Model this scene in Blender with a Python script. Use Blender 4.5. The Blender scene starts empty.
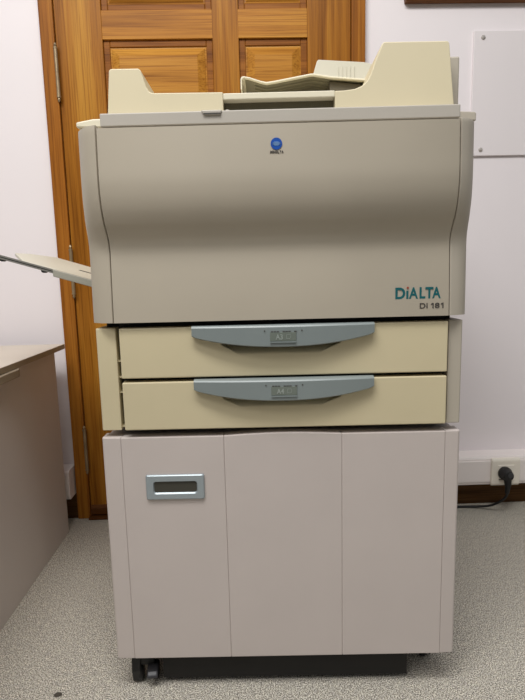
import bpy, bmesh, math, random
from mathutils import Vector, Matrix
random.seed(4)
S = bpy.context.scene
COL = S.collection

# ------------------------------------------------------------------ materials
def lin(c):
    return tuple(((v/255)/12.92 if v/255 <= .04045 else ((v/255+.055)/1.055)**2.4) for v in c)

def nodes(name):
    m = bpy.data.materials.new(name); m.use_nodes = True
    nt = m.node_tree
    return m, nt, nt.nodes['Principled BSDF']

def plastic(name, rgb, rough=.5, var=.06, bump=.02, metal=0.0, scale=6.0, grime=0.0):
    m, nt, b = nodes(name)
    c = lin(rgb)
    tc = nt.nodes.new('ShaderNodeTexCoord')
    n = nt.nodes.new('ShaderNodeTexNoise'); n.inputs['Scale'].default_value = scale; n.inputs['Detail'].default_value = 5
    r = nt.nodes.new('ShaderNodeValToRGB')
    r.color_ramp.elements[0].position = .3; r.color_ramp.elements[1].position = .7
    r.color_ramp.elements[0].color = (*[v*(1-var) for v in c], 1)
    r.color_ramp.elements[1].color = (*[min(1, v*(1+var)) for v in c], 1)
    nt.links.new(tc.outputs['Object'], n.inputs['Vector']); nt.links.new(n.outputs['Fac'], r.inputs['Fac'])
    nt.links.new(r.outputs['Color'], b.inputs['Base Color'])
    b.inputs['Roughness'].default_value = rough; b.inputs['Metallic'].default_value = metal
    if bump:
        n2 = nt.nodes.new('ShaderNodeTexNoise'); n2.inputs['Scale'].default_value = 900; n2.inputs['Detail'].default_value = 1
        bp = nt.nodes.new('ShaderNodeBump'); bp.inputs['Strength'].default_value = bump; bp.inputs['Distance'].default_value = .001
        nt.links.new(tc.outputs['Object'], n2.inputs['Vector']); nt.links.new(n2.outputs['Fac'], bp.inputs['Height'])
        nt.links.new(bp.outputs['Normal'], b.inputs['Normal'])
    return m

def wood(name, lo, mid, hi, axis='z', rough=.38, seed=0.0, scale=1.0):
    m, nt, b = nodes(name)
    tc = nt.nodes.new('ShaderNodeTexCoord')
    mp = nt.nodes.new('ShaderNodeMapping')
    sc = {'z': (34, 34, 1.1), 'x': (1.3, 34, 34)}[axis]
    mp.inputs['Scale'].default_value = [v*scale for v in sc]; mp.inputs['Location'].default_value = (seed, seed*.7, seed*1.3)
    n = nt.nodes.new('ShaderNodeTexNoise'); n.inputs['Scale'].default_value = 1.0; n.inputs['Detail'].default_value = 6; n.inputs['Distortion'].default_value = .5
    r = nt.nodes.new('ShaderNodeValToRGB'); e = r.color_ramp.elements
    e[0].position = .25; e[0].color = (*lin(lo), 1); e[1].position = .75; e[1].color = (*lin(hi), 1)
    k = e.new(.5); k.color = (*lin(mid), 1)
    # fine dark pores along the grain
    mp2 = nt.nodes.new('ShaderNodeMapping'); sc2 = {'z': (260, 260, 5), 'x': (5, 260, 260)}[axis]
    mp2.inputs['Scale'].default_value = sc2
    n2 = nt.nodes.new('ShaderNodeTexNoise'); n2.inputs['Scale'].default_value = 1.0; n2.inputs['Detail'].default_value = 3
    r2 = nt.nodes.new('ShaderNodeValToRGB'); r2.color_ramp.elements[0].position = .35; r2.color_ramp.elements[0].color = (.62, .55, .5, 1)
    r2.color_ramp.elements[1].position = .52; r2.color_ramp.elements[1].color = (1, 1, 1, 1)
    mx = nt.nodes.new('ShaderNodeMix'); mx.data_type = 'RGBA'; mx.blend_type = 'MULTIPLY'; mx.inputs['Factor'].default_value = .8
    L = nt.links.new
    L(tc.outputs['Object'], mp.inputs['Vector']); L(mp.outputs['Vector'], n.inputs['Vector']); L(n.outputs['Fac'], r.inputs['Fac'])
    L(tc.outputs['Object'], mp2.inputs['Vector']); L(mp2.outputs['Vector'], n2.inputs['Vector']); L(n2.outputs['Fac'], r2.inputs['Fac'])
    L(r.outputs['Color'], mx.inputs['A']); L(r2.outputs['Color'], mx.inputs['B']); L(mx.outputs['Result'], b.inputs['Base Color'])
    b.inputs['Roughness'].default_value = rough; b.inputs['Specular IOR Level'].default_value = .12
    bp = nt.nodes.new('ShaderNodeBump'); bp.inputs['Strength'].default_value = .08; bp.inputs['Distance'].default_value = .002
    L(n2.outputs['Fac'], bp.inputs['Height']); L(bp.outputs['Normal'], b.inputs['Normal'])
    return m

def carpet(name):
    m, nt, b = nodes(name)
    L = nt.links.new
    tc = nt.nodes.new('ShaderNodeTexCoord')
    n = nt.nodes.new('ShaderNodeTexNoise'); n.inputs['Scale'].default_value = 430; n.inputs['Detail'].default_value = 3; n.inputs['Roughness'].default_value = .7
    r = nt.nodes.new('ShaderNodeValToRGB'); e = r.color_ramp.elements
    e[0].position = .39; e[0].color = (*lin((90, 86, 80)), 1); e[1].position = .61; e[1].color = (*lin((252, 248, 236)), 1)
    k = e.new(.5); k.color = (*lin((186, 180, 166)), 1)
    n2 = nt.nodes.new('ShaderNodeTexNoise'); n2.inputs['Scale'].default_value = 90; n2.inputs['Detail'].default_value = 3
    r2 = nt.nodes.new('ShaderNodeValToRGB'); e = r2.color_ramp.elements
    e[0].position = .3; e[0].color = (.76, .75, .77, 1); e[1].position = .7; e[1].color = (1, .99, .97, 1)
    mx = nt.nodes.new('ShaderNodeMix'); mx.data_type = 'RGBA'; mx.blend_type = 'MULTIPLY'; mx.inputs['Factor'].default_value = 1
    L(tc.outputs['Object'], n.inputs['Vector']); L(tc.outputs['Object'], n2.inputs['Vector'])
    L(n.outputs['Fac'], r.inputs['Fac']); L(n2.outputs['Fac'], r2.inputs['Fac'])
    L(r.outputs['Color'], mx.inputs['A']); L(r2.outputs['Color'], mx.inputs['B']); L(mx.outputs['Result'], b.inputs['Base Color'])
    b.inputs['Roughness'].default_value = .95; b.inputs['Specular IOR Level'].default_value = .1
    bp = nt.nodes.new('ShaderNodeBump'); bp.inputs['Strength'].default_value = .5; bp.inputs['Distance'].default_value = .003
    L(n.outputs['Fac'], bp.inputs['Height']); L(bp.outputs['Normal'], b.inputs['Normal'])
    return m

M = dict(
    body=plastic('grey_beige_plastic', (176, 167, 151), .42, .03),
    side=plastic('side_grey_plastic', (180, 172, 158), .45, .03),
    lid=plastic('lid_grey_plastic', (180, 174, 164), .45, .03),
    cream=plastic('cream_plastic', (214, 203, 172), .5, .03),
    cream_light=plastic('pale_cream_plastic', (222, 215, 192), .5, .03),
    drawer=plastic('aged_cream_plastic', (205, 193, 160), .45, .05, scale=4),
    cabinet=plastic('pinkish_grey_paint', (196, 186, 181), .5, .02, scale=9),
    handle=plastic('blue_grey_plastic', (130, 139, 139), .35, .04),
    handle_window=plastic('window_grey_plastic', (112, 120, 112), .2, .04),
    dark=plastic('shade_dark', (22, 20, 18), .7, .1),  # near-black standing in for shade in gaps, slots and under the cabinet
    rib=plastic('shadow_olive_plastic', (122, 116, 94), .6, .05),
    mount=plastic('inlet_shade_olive', (84, 76, 58), .6, .08),
    rail=plastic('tray_rail_grey', (120, 118, 112), .4, .05),
    tray=plastic('tray_grey_plastic', (206, 202, 186), .45, .03),
    black=plastic('black_rubber', (16, 16, 17), .5, .1),
    brake=plastic('dark_grey_plastic', (52, 52, 56), .4, .1),
    steel=plastic('brushed_steel', (158, 168, 173), .38, .05, metal=.35),
    hinge=plastic('aged_brass_steel', (158, 138, 108), .35, .2, metal=.45, scale=40),
    screw=plastic('screw_steel', (190, 184, 178), .3, .08, metal=.35, scale=60),
    wall=plastic('white_wall_paint', (238, 231, 233), .7, .015, scale=3, bump=.06),
    plate=plastic('white_panel_paint', (232, 225, 226), .5, .01, scale=3),
    trunk=plastic('white_pvc', (240, 232, 229), .45, .015),
    socket=plastic('socket_white', (236, 229, 216), .35, .01),
    desk_top=plastic('pale_laminate', (205, 194, 180), .45, .03),
    desk_edge=plastic('taupe_edge_band', (150, 137, 118), .5, .05),
    desk_side=plastic('taupe_laminate', (208, 199, 192), .5, .03, scale=3),
    teal=plastic('teal_ink', (6, 92, 98), .5, .02, bump=0),
    red=plastic('red_ink', (150, 70, 50), .5, .02, bump=0),
    ink=plastic('dark_ink', (70, 66, 62), .5, .02, bump=0),
    blue=plastic('blue_ink', (14, 76, 165), .4, .02, bump=0),
    white=plastic('pale_blue_ink', (128, 168, 212), .4, .02, bump=0),
    oldmark=plastic('pale_mark', (150, 158, 152), .4, .02, bump=0),
    skirt=wood('dark_skirting_wood', (58, 38, 20), (82, 56, 30), (100, 70, 40), 'x', .5),
    shelf=wood('brown_frame_wood', (80, 48, 26), (112, 72, 42), (140, 100, 64), 'x', .45),
    stile=wood('oak_vertical', (118, 68, 16), (164, 106, 34), (192, 138, 54), 'z', .36, 0),
    stile2=wood('oak_vertical_jamb', (120, 70, 22), (158, 98, 34), (186, 126, 48), 'z', .4, 5),
    rail_w=wood('oak_horizontal', (136, 82, 26), (180, 120, 44), (208, 152, 66), 'x', .36, 2),
    panel_w=wood('oak_panel', (138, 86, 28), (182, 124, 48), (210, 154, 68), 'x', .36, 9, .8),
    mould=wood('oak_moulding', (112, 64, 20), (144, 88, 30), (172, 112, 44), 'x', .4, 4),
    sill=wood('dark_threshold', (70, 38, 16), (92, 54, 24), (112, 70, 34), 'x', .5, 3),
    carpet=carpet('speckled_carpet'),
    spot=plastic('dark_stain', (70, 64, 56), .9, .1),
)

# ------------------------------------------------------------------ geometry helpers
def box(bm, x0, x1, y0, y1, z0, z1):
    v = [bm.verts.new(p) for p in [(x0,y0,z0),(x1,y0,z0),(x1,y1,z0),(x0,y1,z0),(x0,y0,z1),(x1,y0,z1),(x1,y1,z1),(x0,y1,z1)]]
    for f in [(0,3,2,1),(4,5,6,7),(0,1,5,4),(1,2,6,5),(2,3,7,6),(3,0,4,7)]:
        bm.faces.new([v[i] for i in f])

def prism(bm, pts, a, b, axis):
    """polygon pts extruded from a to b along axis; pts are the two other coords in xyz order"""
    def mk(p, t):
        q = list(p); q.insert('xyz'.index(axis), t); return q
    A = [bm.verts.new(mk(p, a)) for p in pts]; B = [bm.verts.new(mk(p, b)) for p in pts]
    n = len(pts)
    bm.faces.new(A); bm.faces.new(B[::-1])
    for i in range(n):
        bm.faces.new([A[(i+1) % n], A[i], B[i], B[(i+1) % n]])

def cyl(bm, p0, p1, r0, r1=None, seg=24):
    p0, p1 = Vector(p0), Vector(p1); r1 = r0 if r1 is None else r1
    d = (p1-p0).normalized(); u = d.orthogonal().normalized(); w = d.cross(u)
    A = [bm.verts.new(p0 + (u*math.cos(2*math.pi*i/seg) + w*math.sin(2*math.pi*i/seg))*r0) for i in range(seg)]
    B = [bm.verts.new(p1 + (u*math.cos(2*math.pi*i/seg) + w*math.sin(2*math.pi*i/seg))*r1) for i in range(seg)]
    bm.faces.new(A[::-1]); bm.faces.new(B)
    for i in range(seg):
        bm.faces.new([A[i], A[(i+1) % seg], B[(i+1) % seg], B[i]])

def tube(bm, pts, r, seg=12):
    pts = [Vector(p) for p in pts]; rings = []
    for i, p in enumerate(pts):
        d = (pts[min(i+1, len(pts)-1)] - pts[max(i-1, 0)]).normalized()
        u = d.cross(Vector((0, 0, 1)))
        u = Vector((1, 0, 0)) if u.length < 1e-3 else u.normalized()
        w = d.cross(u)
        rings.append([bm.verts.new(p + (u*math.cos(2*math.pi*k/seg) + w*math.sin(2*math.pi*k/seg))*r) for k in range(seg)])
    for a, b in zip(rings, rings[1:]):
        for k in range(seg):
            bm.faces.new([a[k], a[(k+1) % seg], b[(k+1) % seg], b[k]])
    bm.faces.new(rings[0][::-1]); bm.faces.new(rings[-1])

def spline(P, n=8):
    """Catmull-Rom through tuples"""
    P = [Vector(p) for p in P]; out = []
    for i in range(len(P)-1):
        a, b, c, d = P[max(i-1, 0)], P[i], P[i+1], P[min(i+2, len(P)-1)]
        for k in range(n):
            t = k/n
            out.append(.5*((2*b) + (c-a)*t + (2*a-5*b+4*c-d)*t*t + (3*b-a-3*c+d)*t**3))
    out.append(P[-1]); return out

def new(): return bmesh.new()

def link(name, bm, mat, parent=None, off=(0,0,0), bevel=0.0, seg=2, smooth=False, ang=35):
    bmesh.ops.remove_doubles(bm, verts=bm.verts, dist=1e-6)
    bmesh.ops.recalc_face_normals(bm, faces=bm.faces)
    bmesh.ops.translate(bm, verts=bm.verts, vec=-Vector(off))
    me = bpy.data.meshes.new(name); bm.to_mesh(me); bm.free()
    if smooth:
        for p in me.polygons: p.use_smooth = True
        me.set_sharp_from_angle(angle=math.radians(ang))
    me.materials.append(mat)
    o = bpy.data.objects.new(name, me); COL.objects.link(o)
    if parent: o.parent = parent
    if bevel:
        md = o.modifiers.new('bevel', 'BEVEL'); md.width = bevel; md.segments = seg; md.limit_method = 'ANGLE'; md.angle_limit = math.radians(30)
    return o

def empty(name, loc, rz=0, label=None, cat=None, group=None):
    o = bpy.data.objects.new(name, None); COL.objects.link(o); o.location = loc; o.rotation_euler = (0, 0, rz)
    o.empty_display_size = .05
    if label: tag(o, label, cat, group)
    return o

def tag(o, label, cat, group=None):
    o['label'] = label; o['category'] = cat
    if group: o['group'] = group
    return o

def struct(o):
    o['kind'] = 'structure'; return o

def text(name, body, size, mat, parent, off, loc, bold=0.0, sx=1.0, align='LEFT', thick=.0003):
    """lettering standing upright on a front surface (facing -y) as a mesh"""
    cu = bpy.data.curves.new(name, 'FONT'); cu.body = body; cu.size = size; cu.align_x = align; cu.offset = bold; cu.extrude = thick
    t = bpy.data.objects.new(name, cu); COL.objects.link(t)
    bpy.context.view_layer.update()
    dg = bpy.context.evaluated_depsgraph_get()
    me = bpy.data.meshes.new_from_object(t.evaluated_get(dg))
    bpy.data.objects.remove(t); bpy.data.curves.remove(cu)
    me.transform(Matrix.Diagonal((sx, 1, 1, 1)))
    me.transform(Matrix.Rotation(math.radians(90), 4, 'X'))
    me.transform(Matrix.Translation(Vector(loc) - Vector(off)))
    me.materials.clear(); me.materials.append(mat)
    o = bpy.data.objects.new(name, me); COL.objects.link(o); o.parent = parent
    return o

TH = -.03615                       # the copier stands slightly turned against the wall
RZ = Matrix.Rotation(TH, 3, 'Z')
def at(p): return tuple(RZ @ Vector(p))

# ------------------------------------------------------------------ room
WY = .735
b = new(); box(b, -2.6, 2.4, -2.6, WY+.12, -.05, 0); struct(link('floor', b, M['carpet']))
b = new(); box(b, -2.6, 2.4, WY, WY+.12, 0, 2.6); struct(link('wall_back', b, M['wall']))

# door leaf: stiles and rails around raised panels
DX0, DX1, DY, DT = -.5590, .2625, .723, 2.04
door = new()
S1, S2, S3, S4 = -.431, -.126, -.052, .1405
for a, c in ((DX0, S1), (S4, DX1)): box(door, a, c, DY, WY, .012, DT)
door_o = struct(link('door_1', door, M['stile'], bevel=.0012))
def dpart(name, bm, m, **k): return link(name, bm, m, door_o, **k)
b = new(); box(b, S2, S3, DY, WY, .24, 1.93)
dpart('middle_stile', b, M['stile'], bevel=.0012)
rails = [(.012, .24), (.80, .90), (1.403, 1.478), (1.93, DT)]
for z0, z1 in rails:
    b = new(); box(b, S1, S4, DY+.0002, WY, z0, z1)
    dpart('rail', b, M['rail_w'], bevel=.001)
for x0, x1 in ((S1, S2), (S3, S4)):
    for z0, z1 in ((.24, .80), (.90, 1.403), (1.478, 1.93)):
        # moulding frame sunk against the stiles, then a raised field with bevelled margins
        b = new()
        for (ax0, ax1, az0, az1) in ((x0, x0+.018, z0, z1), (x1-.018, x1, z0, z1), (x0+.018, x1-.018, z0, z0+.018), (x0+.018, x1-.018, z1-.018, z1)):
            box(b, ax0, ax1, DY+.007, WY, az0, az1)
        dpart('panel_moulding', b, M['mould'], bevel=.002)
        b = new()
        o, i = .020, .044
        F = [(x0+.014, DY+.011, z0+.014), (x1-.014, DY+.011, z0+.014), (x1-.014, DY+.011, z1-.014), (x0+.014, DY+.011, z1-.014)]
        G = [(x0+o+.002, DY+.010, z0+o+.002), (x1-o-.002, DY+.010, z0+o+.002), (x1-o-.002, DY+.010, z1-o-.002), (x0+o+.002, DY+.010, z1-o-.002)]
        H = [(x0+o+.004, DY+.0085, z0+o+.004), (x1-o-.004, DY+.0085, z0+o+.004), (x1-o-.004, DY+.0085, z1-o-.004), (x0+o+.004, DY+.0085, z1-o-.004)]
        K = [(x0+i, DY-.001, z0+i), (x1-i, DY-.001, z0+i), (x1-i, DY-.001, z1-i), (x0+i, DY-.001, z1-i)]
        rings = [[b.verts.new(p) for p in R_] for R_ in (F, G, H, K)]
        for A, B in zip(rings, rings[1:]):
            for k in range(4): b.faces.new([A[k], A[(k+1) % 4], B[(k+1) % 4], B[k]])
        b.faces.new(rings[-1])
        dpart('raised_panel', b, M['panel_w'])
b = new(); prism(b, [(DY, .012), (DY-.012, .014), (DY-.012, .034), (DY, .042)], DX0+.002, DX1-.002, 'x')
dpart('weather_board', b, M['sill'], bevel=.001)
for zc in (1.314, .767, .224):
    b = new()
    hx, hy = -.5585, .711
    cyl(b, (hx, hy, zc-.062), (hx, hy, zc-.002), .0048); cyl(b, (hx, hy, zc+.002), (hx, hy, zc+.062), .0048)
    for s in (-1, 1):
        cyl(b, (hx, hy, zc+s*.062), (hx, hy, zc+s*.066), .0056); cyl(b, (hx, hy, zc+s*.066), (hx, hy, zc+s*.071), .0026, .0036)
        cyl(b, (hx, hy, zc+s*.071), (hx, hy, zc+s*.077), .0048, .002)
    cyl(b, (hx, hy, zc-.002), (hx, hy, zc+.002), .0042)
    box(b, hx-.001, hx+.0015, hy, DY+.004, zc-.06, zc+.06)
    dpart('hinge', b, M['hinge'], smooth=True)

# door frame
def frame_piece(name, x0, x1, z0, z1):
    b = new(); box(b, x0, x1, .714, WY, z0, z1); box(b, max(x0, -.59), min(x1, .29)+0, WY-.002, WY, z0, z1)
    return struct(link(name, b, M['stile2'], bevel=.003))
frame_piece('trim_1', -.5985, -.5605, 0, 2.05)
frame_piece('trim_2', .2645, .3026, 0, 2.05)
b = new(); box(b, -.5985, .3026, .714, WY, 2.05, 2.09); struct(link('trim_3', b, M['rail_w'], bevel=.003))
b = new(); box(b, DX0-.004, DX1+.003, .70, WY, 0, .008); struct(link('trim_4', b, M['sill'], bevel=.002))
# skirting both sides of the door
b = new(); prism(b, [(.721, 0), (WY, 0), (WY, .082), (.725, .082), (.721, .078)], .3026, 2.4, 'x'); struct(link('baseboard_right', b, M['skirt']))
b = new(); prism(b, [(.721, 0), (WY, 0), (WY, .082), (.725, .082), (.721, .078)], -2.6, -.5985, 'x'); struct(link('baseboard_left', b, M['skirt']))

# cable trunking on the wall, both sides of the door
def trunking(x0, x1, label):
    t = empty('cable_trunking', ((x0+x1)/2, WY, .082))
    tag(t, label, 'cable trunking', None)
    off = t.location
    b = new(); prism(b, [(WY, .082), (.676, .082), (.671, .086), (.671, .166), (.676, .1735), (WY, .1735)], x0, x1, 'x')
    link('channel', b, M['trunk'], t, off, bevel=.0015)
    b = new(); box(b, x0+.003, x1-.003, .667, .6712, .094, .161)
    link('cover_strip', b, M['trunk'], t, off, bevel=.0012)
    return t
trunking(.335, 2.3, 'white plastic cable trunking along the wall to the right of the copier')
trunking(-2.4, -.602, 'white plastic cable trunking ending beside the left door frame behind the desk')

# socket on the trunking
so = empty('wall_socket', (.729, .667, .1265), 0, 'square white socket outlet mounted on trunking, black plug in it', 'socket')
off = so.location
b = new(); prism(b, [(.667, .084), (.667, .172), (.661, .172), (.656, .165), (.656, .092), (.659, .085)], .6855, .7735, 'x')
link('cover_plate', b, M['socket'], so, off, bevel=.003, seg=3)
b = new(); box(b, .7045, .7545, .6535, .6575, .102, .151)
link('socket_insert', b, M['socket'], so, off, bevel=.0015)
b = new(); box(b, .706, .724, .6529, .654, .1055, .1075)
link('marking_strip', b, M['ink'], so, off)

# plug and cord
pc = empty('power_cord', (.733, .6535, .126), 0, 'black power cord plugged into the white socket and trailing to the copier', 'power cord')
off = pc.location
b = new()
px, pz = .7225, .1275
cyl(b, (px, .6535, pz), (px, .642, pz), .0205, .0205, 32); cyl(b, (px, .642, pz), (px, .622, pz), .0195, .0145, 32)
cyl(b, (px, .634, pz), (px+.001, .630, pz-.032), .0125, .0095, 24)
cyl(b, (px+.001, .630, pz-.030), (px, .632, pz-.058), .0085, .0055, 20)
link('plug', b, M['black'], pc, off, bevel=.0015, smooth=True)
b = new()
cyl(b, (px+.004, .6225, pz+.003), (px+.004, .6212, pz+.003), .0085, .0075, 20)
link('plug_cap', b, M['brake'], pc, off, smooth=True)
b = new()
tube(b, spline([(px, .632, pz-.054), (px-.001, .634, .060), (px-.012, .644, .040), (px-.035, .664, .018), (px-.07, .685, .0065), (.60, .692, .0045), (.52, .69, .0045), (.42, .68, .0045), (.25, .67, .0045)], 8), .0036)
link('cable', b, M['black'], pc, off, smooth=True)

# screwed wall panel
wp = empty('wall_panel', (.85, WY, 1.245), 0, 'white rectangular panel screwed to the wall at upper right', 'panel')
off = wp.location
b = new(); box(b, .617, 1.10, .7275, WY, 1.0755, 1.4165)
link('plate', b, M['plate'], wp, off, bevel=.0012)
for x, z in ((.6435, 1.3985), (.6465, 1.0925), (1.074, 1.3985), (1.074, 1.0925)):
    b = new(); cyl(b, (x, .7275, z), (x, .7255, z), .0062, .0058); cyl(b, (x, .7255, z), (x, .7235, z), .0052, .003)
    link('screw', b, M['screw'], wp, off, smooth=True)

# wooden framed board above
fb = empty('framed_board', (.75, WY, 1.4905), 0, 'brown wooden framed board on the wall at the top right, only its lower edge seen', 'framed board')
off = fb.location
b = new()
box(b, .417, 1.15, .715, WY, 1.4905, 1.516); box(b, .417, .443, .715, WY, 1.516, 2.0); box(b, 1.124, 1.15, .715, WY, 1.516, 2.0); box(b, .417, 1.15, .715, WY, 2.0, 2.026)
link('frame', b, M['shelf'], fb, off, bevel=.002)
b = new(); box(b, .443, 1.124, .722, WY, 1.516, 2.0)
link('board', b, M['plate'], fb, off)

# ------------------------------------------------------------------ desk on the left
dk = empty('desk', (-.95, .1, 0), 0, 'low taupe desk with pale top standing left of the copier', 'desk')
off = dk.location
b = new(); box(b, -1.35, -.5815, -.55, .662, .5475, .5615)
link('desktop', b, M['desk_top'], dk, off, bevel=.0015)
b = new(); box(b, -.5815, -.5802, -.55, .662, .5477, .5610)
e = link('edge_band', b, M['desk_edge'], dk, off); e['label'] = 'darker taupe edge band'
for x0, x1 in ((-.618, -.600), (-1.33, -1.312)):
    b = new(); box(b, x0, x1, -.53, .632, 0, .5475)
    link('side_panel', b, M['desk_side'], dk, off, bevel=.001)
b = new(); box(b, -1.312, -.618, .60, .618, .15, .5475); link('back_panel', b, M['desk_side'], dk, off)
b = new(); prism(b, [(-.598, -.45), (-.5715, -.45), (-.5715, .335), (-.576, .348), (-.585, .353), (-.598, .353)], .5290, .5465, 'z')
link('side_rail', b, M['desk_edge'], dk, off, bevel=.0015)

# dark spot on the carpet
b = new()
n = 18
ring = [b.verts.new((-.4128+.0075*math.cos(2*math.pi*i/n)*(1+.15*math.sin(3*i)), .0121+.0055*math.sin(2*math.pi*i/n), .0005)) for i in range(n)]
top = [b.verts.new((v.co.x*.6-.4128*.4, v.co.y*.6+.0121*.4, .003)) for v in ring]
for i in range(n): b.faces.new([ring[i], ring[(i+1) % n], top[(i+1) % n], top[i]])
b.faces.new(top)
tag(link('lint', b, M['spot'], smooth=True), 'small dark speck of lint on the carpet left of the cabinet', 'lint')

# ------------------------------------------------------------------ cabinet under the copier
cb = empty('copier_cabinet', (0, 0, 0), TH, 'pinkish grey base cabinet on castors carrying the copier', 'cabinet')
b = new(); box(b, -.2985, .2985, .022, .56, .069, .4775); box(b, -.29, .29, .08, .55, .4775, .4838)
link('carcass', b, M['cabinet'], cb, bevel=.002)
ZB, ZT = .069, .4795
def corner(x0, x1, sgn):
    b = new()
    xo, xi = (x0, x1) if sgn < 0 else (x1, x0)
    prism(b, [(xi, .022), (xi, -.001), (xo-sgn*.004, 0.0), (xo-sgn*.0012, .0012), (xo, .004), (xo, .03), (xo-sgn*.003, .03)] if True else [], ZB, ZT, 'z')
    link('corner_post', b, M['cabinet'], cb, bevel=.0013)
corner(-.3015, -.2692, -1); corner(.2763, .3015, 1)
def front_panel(x0, x1, bulge):
    N = 24; pts = []
    for i in range(N+1):
        t = i/N; pts.append((x0+(x1-x0)*t, bulge*math.sin(math.pi*t)))
    b = new()
    fr_t = [b.verts.new((x, -.0015-.5*u, ZT+u)) for x, u in pts]; fr_b = [b.verts.new((x, -.0015, ZB)) for x, u in pts]
    bk_t = [b.verts.new((x, .021, ZT+u)) for x, u in pts]; bk_b = [b.verts.new((x, .021, ZB)) for x, u in pts]
    for i in range(N):
        b.faces.new([fr_b[i], fr_b[i+1], fr_t[i+1], fr_t[i]]); b.faces.new([bk_b[i+1], bk_b[i], bk_t[i], bk_t[i+1]])
        b.faces.new([fr_t[i], fr_t[i+1], bk_t[i+1], bk_t[i]]); b.faces.new([fr_b[i+1], fr_b[i], bk_b[i], bk_b[i+1]])
    for i in (0, N):
        b.faces.new([fr_b[i], fr_t[i], bk_t[i], bk_b[i]])
    return b
pl = link('door_panel', front_panel(-.2690, -.0956, 0), M['cabinet'], cb, bevel=.0013)
link('door_panel', front_panel(-.0955, .1029, .0040), M['cabinet'], cb, bevel=.0013)
link('door_panel', front_panel(.1030, .2761, 0), M['cabinet'], cb, bevel=.0013)
# recessed pull: bevelled metal surround with a dark pocket
b = new()
hx0, hx1, hz0, hz1 = -.2300, -.1310, .3705, .4140
def rrect(x0, x1, z0, z1, r, y, n=5):
    P = []
    for cx, cz, a0 in ((x1-r, z1-r, 0), (x0+r, z1-r, 90), (x0+r, z0+r, 180), (x1-r, z0+r, 270)):
        for k in range(n+1):
            a = math.radians(a0+90*k/n); P.append((cx+r*math.cos(a), y, cz+r*math.sin(a)))
    return [b.verts.new(p) for p in P]
R0 = rrect(hx0, hx1, hz0, hz1, .002, -.001); R1 = rrect(hx0, hx1, hz0, hz1, .003, -.0045); R1b = rrect(hx0+.0015, hx1-.0015, hz0+.0015, hz1-.0015, .003, -.006)
R2 = rrect(hx0+.0120, hx1-.0115, hz0+.0100, hz1-.0108, .005, -.006); R3 = rrect(hx0+.0135, hx1-.0130, hz0+.0122, hz1-.0123, .004, -.0035)
for A, B in ((R0, R1), (R1, R1b), (R1b, R2), (R2, R3)):
    n = len(A)
    for i in range(n): b.faces.new([A[i], A[(i+1) % n], B[(i+1) % n], B[i]])
h = link('door_pull', b, M['steel'], pl, smooth=True, ang=20)
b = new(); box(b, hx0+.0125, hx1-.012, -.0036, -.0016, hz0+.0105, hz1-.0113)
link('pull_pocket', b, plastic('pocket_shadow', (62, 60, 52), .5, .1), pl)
# castors
def castor(x, y, ang, pedal):
    c = empty('castor', (x, y, 0)); c.parent = cb; c.rotation_euler = (0, 0, ang)
    b = new(); cyl(b, (0, 0, .069), (0, 0, .055), .019); box(b, -.022, .024, -.027, .026, .060, .069)
    prism(b, [(-.014, .061), (.022, .061), (.027, .030), (.020, .004), (.010, .004), (-.002, .03)], -.022, -.006, 'y'); prism(b, [(-.014, .061), (.020, .061), (.018, .034), (-.002, .034)], -.008, .018, 'y')
    link('fork', b, M['black'], c, bevel=.002)
    for s in (-1, 1):
        b = new(); cyl(b, (.008, s*.009+.006, .0165), (.008, s*.019+.006, .0165), .0165, .0155, 28)
        link('wheel', b, M['black'], c, bevel=.003, smooth=True)
    if pedal:
        b = new(); prism(b, [(.018, .038), (.034, .032), (.040, .027), (.040, .021), (.032, .022), (.018, .028)], .006, .026, 'y')
        link('brake_pedal', b, M['brake'], c, bevel=.003, seg=3)
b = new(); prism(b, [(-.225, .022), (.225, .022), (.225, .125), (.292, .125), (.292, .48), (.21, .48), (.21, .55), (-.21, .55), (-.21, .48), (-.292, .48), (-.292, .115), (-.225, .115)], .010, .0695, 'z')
link('shade_block', b, M['dark'], cb)  # added dark block: keeps light out, stands in for shade below the cabinet
castor(-.2620, .043, math.radians(-84), True); castor(.262, .078, math.radians(60), False)
castor(-.255, .565-.03, math.radians(40), False); castor(.255, .535, math.radians(80), False)

# ------------------------------------------------------------------ the photocopier
OFF = (0, .28, .4838)
cp = empty('photocopier', at(OFF), TH, 'large beige office photocopier standing on the grey cabinet', 'photocopier')
def P(name, bm, m, parent=None, **k): return link(name, bm, m, parent or cp, OFF, **k)

b = new(); box(b, -.289, .289, .030, .545, .487, .966); box(b, -.266, .277, .02, .05, .487, .672)
P('chassis', b, M['dark'])  # coloured near-black so gaps between the covers show as deep shade
# feet between cabinet and copier
for x in (-.24, .24):
    for y in (.10, .48):
        b = new(); cyl(b, (x, y, .4838), (x, y, .4872), .02); P('rubber_foot', b, M['black'], smooth=True)

# lower paper module: side panels
b = new(); prism(b, [(-.2675, .0035), (-.2985, .0035), (-.3005, .006), (-.3005, .54), (-.290, .54), (-.290, .03), (-.2675, .03)], .4915, .6645, 'z')
P('left_side_panel', b, M['drawer'], bevel=.0012)
b = new(); prism(b, [(.2785, .0035), (.2995, .0035), (.3015, .006), (.3015, .54), (.291, .54), (.291, .03), (.2785, .03)], .4920, .6650, 'z')
P('right_side_panel', b, M['side'], bevel=.0012)
# little hinge tabs in the gap beside the drawers
for z in (.609, .582, .556, .497):
    b = new(); box(b, -.2690, -.2605, .008, .024, z-.0008, z+.0008); P('gap_tab', b, M['drawer'])

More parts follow.
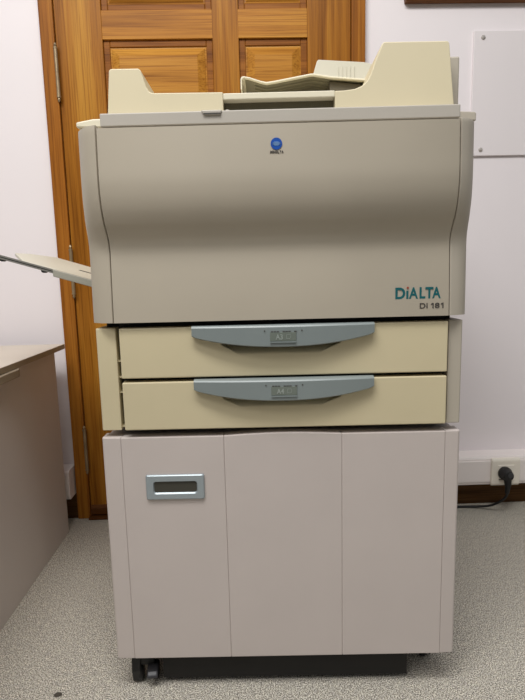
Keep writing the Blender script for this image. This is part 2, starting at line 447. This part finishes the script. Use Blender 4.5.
# paper drawers
def drawer(dz, size_text, low):
    zt, zb, xl, xr = .6645+dz-low, .5812+dz, -.2598, .2748
    y0, y1 = -.005, .018
    na, nb = (-.0930, .1000), (-.0660, .0670)
    zn = .6195+dz
    b = new()
    prism(b, [(xl, zb), (xr, zb), (xr, zt), (na[1]+.012, zt), (na[1], zt-.0305), (nb[1], zn), (nb[0], zn), (na[0], zt-.0305), (na[0]-.012, zt), (xl, zt)], y0, y1, 'y')
    d = P('paper_drawer', b, M['drawer'], bevel=.0018)
    # scooped finger recess under the handle
    b = new()
    prof = [(y0+.0004, zn-.0002), (y0+.004, zn+.004), (y0+.013, zn+.008), (y1-.002, zn+.018), (y1-.002, zt-.002), (y1, zt-.002), (y1, zn-.003), (y0+.003, zn-.003)]
    prism(b, prof, -.098, .105, 'x')
    P('finger_recess', b, M['drawer'], d, smooth=True)
    # handle, bowed forward and hanging lower in the middle
    hx0, hx1 = -.1400, .1535
    N = 40; A = []
    for i in range(N+1):
        t = i/N; s = 2*t-1; x = hx0+(hx1-hx0)*t
        k = 1-abs(s)**2.2
        zbot = .6480 - .0170*k
        zbot += .0015*max(0, (abs(s)-.965)/.035)**2
        yf = -.0150-.0100*(1-s*s)
        A.append((x, yf, zbot+dz, .6662+dz))
    b = new(); rows = []
    for x, yf, zb_, zt_ in A:
        rows.append([b.verts.new(p) for p in [(x, y0+.001, zb_+.001), (x, yf+.002, zb_), (x, yf, zb_+.0015), (x, yf-.0005, zt_-.0032), (x, yf+.0012, zt_-.0010), (x, yf+.0035, zt_), (x, y0+.001, zt_)]])
    for r0, r1 in zip(rows, rows[1:]):
        for k in range(7): b.faces.new([r0[k], r0[(k+1) % 7], r1[(k+1) % 7], r1[k]])
    b.faces.new(rows[0]); b.faces.new(rows[-1][::-1])
    P('drawer_handle', b, M['handle'], d, smooth=True, ang=28)
    # paper-size window with its frame, lettering and tiny dots
    wx0, wx1 = -.0140, .0275
    b = new(); box(b, wx0, wx1, -.0262, -.0190, .6405+dz, .6550+dz)
    P('size_window', b, M['handle_window'], d, bevel=.0006)
    b = new(); box(b, wx0, wx1, -.0270, -.0203, .6383+dz, .6402+dz)
    P('window_ledge', b, M['handle'], d)
    for k in range(9):
        if k % 4 != 3:
            b = new(); x = wx0+.0015+k*.0046; box(b, x, x+.0036, -.0265, -.0200, .6556+dz, .6566+dz); P('slot', b, M['ink'], d)
    for x in (-.0225, .0365):
        b = new(); cyl(b, (x, -.019, .6572+dz), (x, -.0258, .6572+dz), .0011, .0011, 12); P('slot', b, M['ink'], d)
    text('size_letters', size_text, .0115, M['oldmark'], d, OFF, (-.0050, -.02635, .6435+dz), bold=.0002, sx=.86)
    b = new()   # small sheet mark beside the letters
    for (x0, x1, z0, z1) in ((.0120, .0190, .6508, .6513), (.0120, .0175, .6442, .6447), (.0120, .0125, .6442, .6513), (.0185, .0190, .6470, .6513)):
        box(b, x0, x1, -.0265, -.0261, z0+dz, z1+dz)
    prism(b, [(.0170, .6442+dz), (.0175, .6442+dz), (.0190, .6470+dz), (.0185, .6470+dz)], -.0265, -.0261, 'y')
    P('sheet_mark', b, M['oldmark'], d)
drawer(0, 'A3', 0); drawer(-.0880, 'A4', .0022)

# front cover with its S-shaped profile, and matching corner strips
prof = [(-.0125, .6740), (-.0112, .705), (-.0092, .740), (-.0072, .772), (-.0066, .785), (-.0074, .795), (-.0108, .805), (-.0186, .8175), (-.0268, .829), (-.0340, .844), (-.0385, .859), (-.0410, .875), (-.0419, .893), (-.0408, .920), (-.0386, .9655)]
PR = spline(prof, 6); PR0 = PR
def s_sheet(name, cols, yback, m, parent=None, ztop=None):
    """cols: list of (x, extra setback) across the front"""
    b = new(); G = []
    PR = list(PR0)
    if ztop: PR.append(Vector((PR[-1][0]+.0012, ztop)))
    for x, dy in cols:
        w_ = 1-.55*min(1, max(0, dy)/.02)      # the outer edge follows the curve less
        G.append([b.verts.new((x, (p[0]+.012)*w_-.012+dy, p[1])) for p in PR])
    n = len(PR)
    for c0, c1 in zip(G, G[1:]):
        for k in range(n-1): b.faces.new([c0[k], c1[k], c1[k+1], c0[k+1]])
    B0 = [b.verts.new((cols[0][0], yback, p[1])) for p in PR]; B1 = [b.verts.new((cols[-1][0], yback, p[1])) for p in PR]
    for k in range(n-1):
        b.faces.new([B0[k], G[0][k], G[0][k+1], B0[k+1]]); b.faces.new([G[-1][k], B1[k], B1[k+1], G[-1][k+1]])
        b.faces.new([B1[k], B0[k], B0[k+1], B1[k+1]])
    b.faces.new([B0[0], B1[0]] + [c[0] for c in G[::-1]]); b.faces.new([B1[-1], B0[-1]] + [c[-1] for c in G])
    return P(name, b, m, parent, smooth=True, ang=40)
def rounded(x0, x1, r=.0012):
    return [(x0, r), (x0+r*.3, r*.3), (x0+r, 0), (x1-r, 0), (x1-r*.3, r*.3), (x1, r)]
fc = s_sheet('front_cover', rounded(-.2645, .2725), .028, M['body'])
s_sheet('left_corner_strip', [(-.3050, .032), (-.3045, .025), (-.3020, .0195), (-.295, .0135), (-.284, .006), (-.2672, .001), (-.2660, .0022)], .045, M['body'], ztop=.9708)
s_sheet('right_corner_strip', [(.2740, .0022), (.2752, .001), (.286, .004), (.296, .0095), (.303, .0155), (.3058, .021), (.3065, .032)], .045, M['side'], ztop=.9682)
# side walls
b = new(); box(b, -.3045, -.290, .044, .55, .674, .9708); P('left_wall', b, M['side'], bevel=.002)
b = new(); box(b, .2925, .3062, .044, .55, .674, .9682); P('right_wall', b, M['side'], bevel=.002)
b = new(); box(b, -.3000, .3030, .55, .558, .490, .966); P('back_cover', b, M['side'], bevel=.002)
# bulged grip and pin on the right wall
b = new(); prism(b, [(.304, .8665), (.3125, .8655), (.3130, .835), (.3125, .805), (.3115, .775), (.3090, .762), (.304, .755)], .03, .20, 'y')
P('side_grip', b, M['side'], bevel=.0015)
b = new(); cyl(b, (.304, .05, .7065), (.3095, .05, .7065), .003); P('side_pin', b, M['black'], smooth=True)

# sloping top caps left and right of the scanner lid
b = new()
prism(b, [(-.3060, .9772), (-.2605, .9760), (-.2605, .9895), (-.2800, .9893), (-.3060, .9850)], -.002, .55, 'y')
cap = P('top_cap', b, M['cream_light'], bevel=.0022)
b = new(); box(b, -.3030, -.262, .009, .54, .969, .9772); P('top_gap_shade', b, M['dark'])  # dark filler bar standing in for the shade under the left cap
b = new(); box(b, .276, .3050, .012, .54, .966, .9722); P('top_gap_shade', b, M['dark'])  # same painted shade under the right cap
b = new(); prism(b, [(.2745, .9720), (.3098, .9720), (.3098, .9830), (.3075, .9850), (.2745, .9870)], -.002, .55, 'y')
P('top_cap', b, M['side'], bevel=.002)
# scanner lid frame
b = new(); box(b, -.2590, .2735, -.035, .545, .9680, .9870)
sl = P('scanner_lid', b, M['lid'], bevel=.0018, seg=3)
b = new(); prism(b, [(-.1085, .9872), (-.1045, .9800), (-.0800, .9800), (-.0775, .9872)], -.0372, -.030, 'y')
P('lid_grip', b, M['lid'], sl, bevel=.0012)
b = new(); box(b, -.1050, -.0795, -.0376, -.036, .9812, .9832); P('grip_slot', b, M['ink'], sl)
for x, h in ((-.0705, .9925), (-.193, .9905)):
    b = new(); cyl(b, (x, -.016, .987), (x, -.016, h), .0042, .003); P('lid_peg', b, M['lid'], sl, smooth=True)

# document feeder on top
FY0, FY1 = 0.0, .43
b = new()
prism(b, [(-.2573, .9872), (-.0780, .9872), (-.0778, 1.0237), (-.1860, 1.0252), (-.1905, 1.0270), (-.1945, 1.0335), (-.1985, 1.0460), (-.2018, 1.0575), (-.2055, 1.0610), (-.2475, 1.0615), (-.2508, 1.0590)], FY0, FY1, 'y')
fd = P('document_feeder', b, M['cream'], bevel=.0016, seg=3)
b = new()
arc = [(.0937, .9872), (.2765, .9872), (.2757, .9987), (.2665, 1.0850), (.2640, 1.0880), (.1685, 1.0890), (.1655, 1.0870), (.1560, 1.0650), (.1480, 1.0435), (.1430, 1.0345), (.1350, 1.0275), (.1240, 1.0232), (.1080, 1.0215), (.0937, 1.0212)]
prism(b, arc, FY0, FY1, 'y')
P('feeder_head', b, M['cream'], fd, bevel=.0016, seg=3)
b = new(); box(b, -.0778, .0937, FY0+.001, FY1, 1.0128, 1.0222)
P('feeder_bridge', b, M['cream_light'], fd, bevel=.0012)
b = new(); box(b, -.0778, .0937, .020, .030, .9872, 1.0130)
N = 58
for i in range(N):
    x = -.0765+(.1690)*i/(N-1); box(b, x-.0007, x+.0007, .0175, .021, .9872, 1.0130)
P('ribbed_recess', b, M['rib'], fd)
b = new(); box(b, .262, .2955, .035, .40, .9872, 1.0795)
P('feeder_side_cover', b, M['side'], fd, bevel=.003)
# feeder input tray: bent sheet with turned-down lip and ribbed underside
ty0, ty1 = .10, .34
topz = [(-.0540, 1.0600), (-.0540, 1.0775), (-.0520, 1.0808), (-.0480, 1.0815), (-.0376, 1.0793), (-.0200, 1.0735), (-.0095, 1.0712), (.0050, 1.0730), (.0350, 1.0778), (.0661, 1.0828), (.0720, 1.0828), (.0997, 1.0780), (.1700, 1.0710)]
bot = [(-.0515, 1.0600), (-.0514, 1.0755), (-.0500, 1.0775), (-.0470, 1.0780), (-.0376, 1.0760), (-.0200, 1.0702), (-.0095, 1.0677), (.0050, 1.0695), (.0350, 1.0743), (.0661, 1.0793), (.0720, 1.0791), (.0997, 1.0743), (.1700, 1.0673)]
b = new(); prism(b, [tuple(p) for p in topz] + [tuple(p) for p in bot[::-1]], ty0, ty1, 'y')
dt = P('document_tray', b, M['cream_light'], fd, bevel=.0012)
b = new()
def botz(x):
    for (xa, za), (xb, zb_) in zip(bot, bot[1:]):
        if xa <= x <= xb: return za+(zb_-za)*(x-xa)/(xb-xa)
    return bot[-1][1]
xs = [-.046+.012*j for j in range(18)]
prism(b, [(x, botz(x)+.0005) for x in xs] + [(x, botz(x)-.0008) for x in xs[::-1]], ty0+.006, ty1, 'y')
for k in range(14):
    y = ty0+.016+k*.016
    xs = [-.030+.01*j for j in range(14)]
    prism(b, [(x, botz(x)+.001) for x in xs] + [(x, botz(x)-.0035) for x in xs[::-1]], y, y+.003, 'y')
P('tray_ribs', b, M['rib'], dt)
# mount under the tray, leaning into the feeder head, coloured dark for the gap's shade
b = new(); prism(b, [(.0985, 1.0725), (.1010, 1.0215), (.150, 1.0215), (.160, 1.0650)], .108, .33, 'y')
P('tray_mount', b, M['mount'], fd, bevel=.001)
# paper guide standing on the tray
b = new()
gy = .215
gp = [(.0760, 1.0815), (.0820, 1.1250), (.0885, 1.1455), (.0915, 1.1480), (.1779, 1.1415), (.1985, 1.1367), (.1930, 1.0720)]
prism(b, gp, gy, gy+.006, 'y')
for k in range(5):
    x = .128+.0075*k; box(b, x, x+.0018, gy-.0018, gy+.001, 1.09, 1.134)
prism(b, [(.0800, 1.0795), (.1930, 1.0710), (.1930, 1.0745), (.0800, 1.083)], gy-.03, gy+.03, 'y')
P('paper_guide', b, M['tray'], fd, bevel=.0008)

# paper output tray on the left wall
ot = empty('output_tray', (0, 0, 0)); ot.parent = cp
def zt(x): return .7640+.300*(-.407-x)
b = new()
def slab(pts, top, th):
    A = [b.verts.new((x, y, zt(x)+top)) for x, y in pts]; B = [b.verts.new((x, y, zt(x)+top-th)) for x, y in pts]
    n = len(pts); b.faces.new(A); b.faces.new(B[::-1])
    for i in range(n): b.faces.new([A[i], A[(i+1) % n], B[(i+1) % n], B[i]])
slab([(-.296, .12), (-.408, .12), (-.408, .135), (-.4704, .135), (-.534, .242), (-.541, .322), (-.525, .430), (-.43, .418), (-.296, .418)], 0, .007)
P('tray_plate', b, M['tray'], ot, bevel=.0015)
b = new(); slab([(-.296, .114), (-.4075, .114), (-.4075, .126), (-.296, .126)], .0004, .0130)
P('tray_front', b, plastic('tray_front_grey', (160, 158, 146), .45, .03), ot, bevel=.001)
b = new(); slab([(-.405, .1160), (-.640, .1160), (-.640, .1210), (-.405, .1210)], .0003, .0030); slab([(-.405, .1165), (-.640, .1165), (-.640, .1215), (-.405, .1215)], -.0043, .0030)
P('tray_rail', b, M['rail'], ot)
b = new(); slab([(-.405, .1180), (-.640, .1180), (-.640, .1220), (-.405, .1220)], -.0015, .0030)
P('tray_rail_groove', b, M['dark'], ot)
for xc in (-.500, -.425):
    b = new(); cyl(b, (xc, .117, zt(xc)-.0060), (xc, .127, zt(xc)-.0060), .0050, .0050, 20); P('rail_foot', b, M['black'], ot, smooth=True)
b = new(); slab([(-.4066, .246), (-.4066, .257), (-.310, .257), (-.310, .246)], .0006, .002); P('tray_slot', b, M['dark'], ot)

# ------------------------------------------------------------------ lettering and emblem on the front cover
def ysurf(z):
    for a, c in zip(PR, PR[1:]):
        if a[1] <= z <= c[1]: return a[0]+(c[0]-a[0])*(z-a[1])/(c[1]-a[1])
    return PR[-1][0]
def fitted(name, glyphs, y, mat):
    """one mesh of upright letters, each fitted to its own width and height: (char, x0, x1, z0, z1, weight)"""
    b = new()
    for ch, x0, x1, z0, z1, wt in glyphs:
        if ch == '1':
            w_ = x1-x0; h_ = z1-z0
            prism(b, [(x1-.42*w_, z0), (x1, z0), (x1, z1), (x1-.30*w_, z1), (x0, z1-.20*h_), (x0, z1-.34*h_), (x1-.42*w_, z1-.26*h_)], y-.0003, y+.0003, 'y')
            continue
        cu = bpy.data.curves.new(name, 'FONT'); cu.body = ch; cu.size = 1; cu.offset = wt; cu.extrude = .01
        t = bpy.data.objects.new(name, cu); COL.objects.link(t); bpy.context.view_layer.update()
        me = bpy.data.meshes.new_from_object(t.evaluated_get(bpy.context.evaluated_depsgraph_get()))
        bpy.data.objects.remove(t); bpy.data.curves.remove(cu)
        X = [v.co.x for v in me.vertices]; Y = [v.co.y for v in me.vertices]
        a0, a1, c0, c1 = min(X), max(X), min(Y), max(Y)
        for v in me.vertices:
            v.co = (x0+(v.co.x-a0)/(a1-a0)*(x1-x0), y-v.co.z*.03, z0+(v.co.y-c0)/(c1-c0)*(z1-z0))
        b.from_mesh(me); bpy.data.meshes.remove(me)
    return P(name, b, mat, fc)
ly = ysurf(.712)-.0004
z0, z1 = .7018, .7200
fitted('brand_lettering', [('D', .1869, .2025, z0, z1, .03), ('A', .2085, .2230, z0, z1, .025), ('L', .2254, .2346, z0, z1, .03), ('T', .2346, .2472, z0, z1, .03), ('A', .2455, .2590, z0, z1, .025)], ly, M['teal'])
b = new(); box(b, .2043, .2077, ly-.0003, ly+.001, z0, .7150); P('letter_i', b, M['teal'], fc)
b = new(); cyl(b, (.2066, ly+.001, .7195), (.2066, ly-.0004, .7195), .0017, .0017, 16); P('letter_dot', b, M['red'], fc)
ly = ysurf(.69)-.0004
z0, z1 = .6862, .6948
fitted('model_lettering', [('D', .2258, .2347, z0, z1, .012), ('i', .2363, .2384, z0, z1, .012), ('1', .2435, .2478, z0, z1, 0), ('8', .2498, .2573, z0, z1, .02), ('1', .2592, .2635, z0, z1, 0)], ly, M['ink'])
cx, cz, r = .0015, .9365, .0085
ly = ysurf(cz-r)-.0008
b = new(); cyl(b, (cx, ly+.0035, cz), (cx, ly, cz), r, r, 40); P('emblem_disc', b, M['blue'], fc, smooth=True)
b = new()
for zo in (-.0024, -.0012, 0, .0012, .0024):
    hw = .0068*math.sqrt(max(.05, 1-(zo/.0031)**2)); t = .00032
    prism(b, [(cx-hw, cz+zo), (cx-hw*.5, cz+zo-t), (cx+hw*.5, cz+zo-t), (cx+hw, cz+zo), (cx+hw*.5, cz+zo+t), (cx-hw*.5, cz+zo+t)], ly-.0004, ly+.0002, 'y')
P('emblem_lines', b, M['white'], fc)
x = cx-.0095; G = []
for ch, wd in zip('MINOLTA', (.0034, .0008, .0028, .0032, .0022, .0026, .0030)):
    G.append((ch, x, x+wd, .9232, .9268, .02)); x += wd+.0003
fitted('emblem_lettering', G, ysurf(.923)-.0006, M['ink'])

# ------------------------------------------------------------------ lights, world, camera
def area(name, loc, target, size, sy, power, col):
    l = bpy.data.lights.new(name, 'AREA'); l.shape = 'RECTANGLE'; l.size = size; l.size_y = sy; l.energy = power; l.color = col
    o = bpy.data.objects.new(name, l); COL.objects.link(o); o.location = loc
    o.rotation_euler = (Vector(target)-Vector(loc)).to_track_quat('-Z', 'Y').to_euler()
    return o
area('ceiling_light', (-.25, -.80, 2.55), (-.1, -.2, .3), 1.4, .4, 39, (1, .985, .96))
area('ceiling_light', (-1.05, -1.45, 2.55), (-.5, -.5, .3), 1.2, 0.5, 18, (1, .985, .965))
w = bpy.data.worlds.new('World'); S.world = w; w.use_nodes = True
nt = w.node_tree; bg = nt.nodes['Background']
tc = nt.nodes.new('ShaderNodeTexCoord'); sp = nt.nodes.new('ShaderNodeSeparateXYZ'); rp = nt.nodes.new('ShaderNodeValToRGB')
mr = nt.nodes.new('ShaderNodeMapRange'); mr.inputs['From Min'].default_value = -1; mr.inputs['From Max'].default_value = 1
nt.links.new(tc.outputs['Generated'], sp.inputs[0]); nt.links.new(sp.outputs['Z'], mr.inputs['Value']); nt.links.new(mr.outputs['Result'], rp.inputs['Fac'])
e = rp.color_ramp.elements
e[0].position = .45; e[0].color = (.05, .05, .05, 1); e[1].position = .85; e[1].color = (.44, .44, .44, 1)
nt.links.new(rp.outputs['Color'], bg.inputs['Color']); bg.inputs['Strength'].default_value = 1.0

cam = bpy.data.cameras.new('Camera'); co = bpy.data.objects.new('Camera', cam); COL.objects.link(co); S.camera = co
yaw, pitch, roll, fpx = .02758, .14447, -.02435, 518.66789
f = Vector((math.sin(yaw)*math.cos(pitch), math.cos(yaw)*math.cos(pitch), -math.sin(pitch)))
r0 = f.cross(Vector((0, 0, 1))).normalized(); u0 = r0.cross(f)
r_ = r0*math.cos(roll)+u0*math.sin(roll); u_ = u0*math.cos(roll)-r0*math.sin(roll)
mt = Matrix((r_, u_, -f)).transposed().to_4x4(); mt.translation = (-.04997, -.84085, .74591)
co.matrix_world = mt
cam.sensor_fit = 'HORIZONTAL'; cam.sensor_width = 36; cam.lens = 36*fpx/525; cam.clip_start = .02
S.view_settings.view_transform = 'Standard'; S.view_settings.look = 'None'
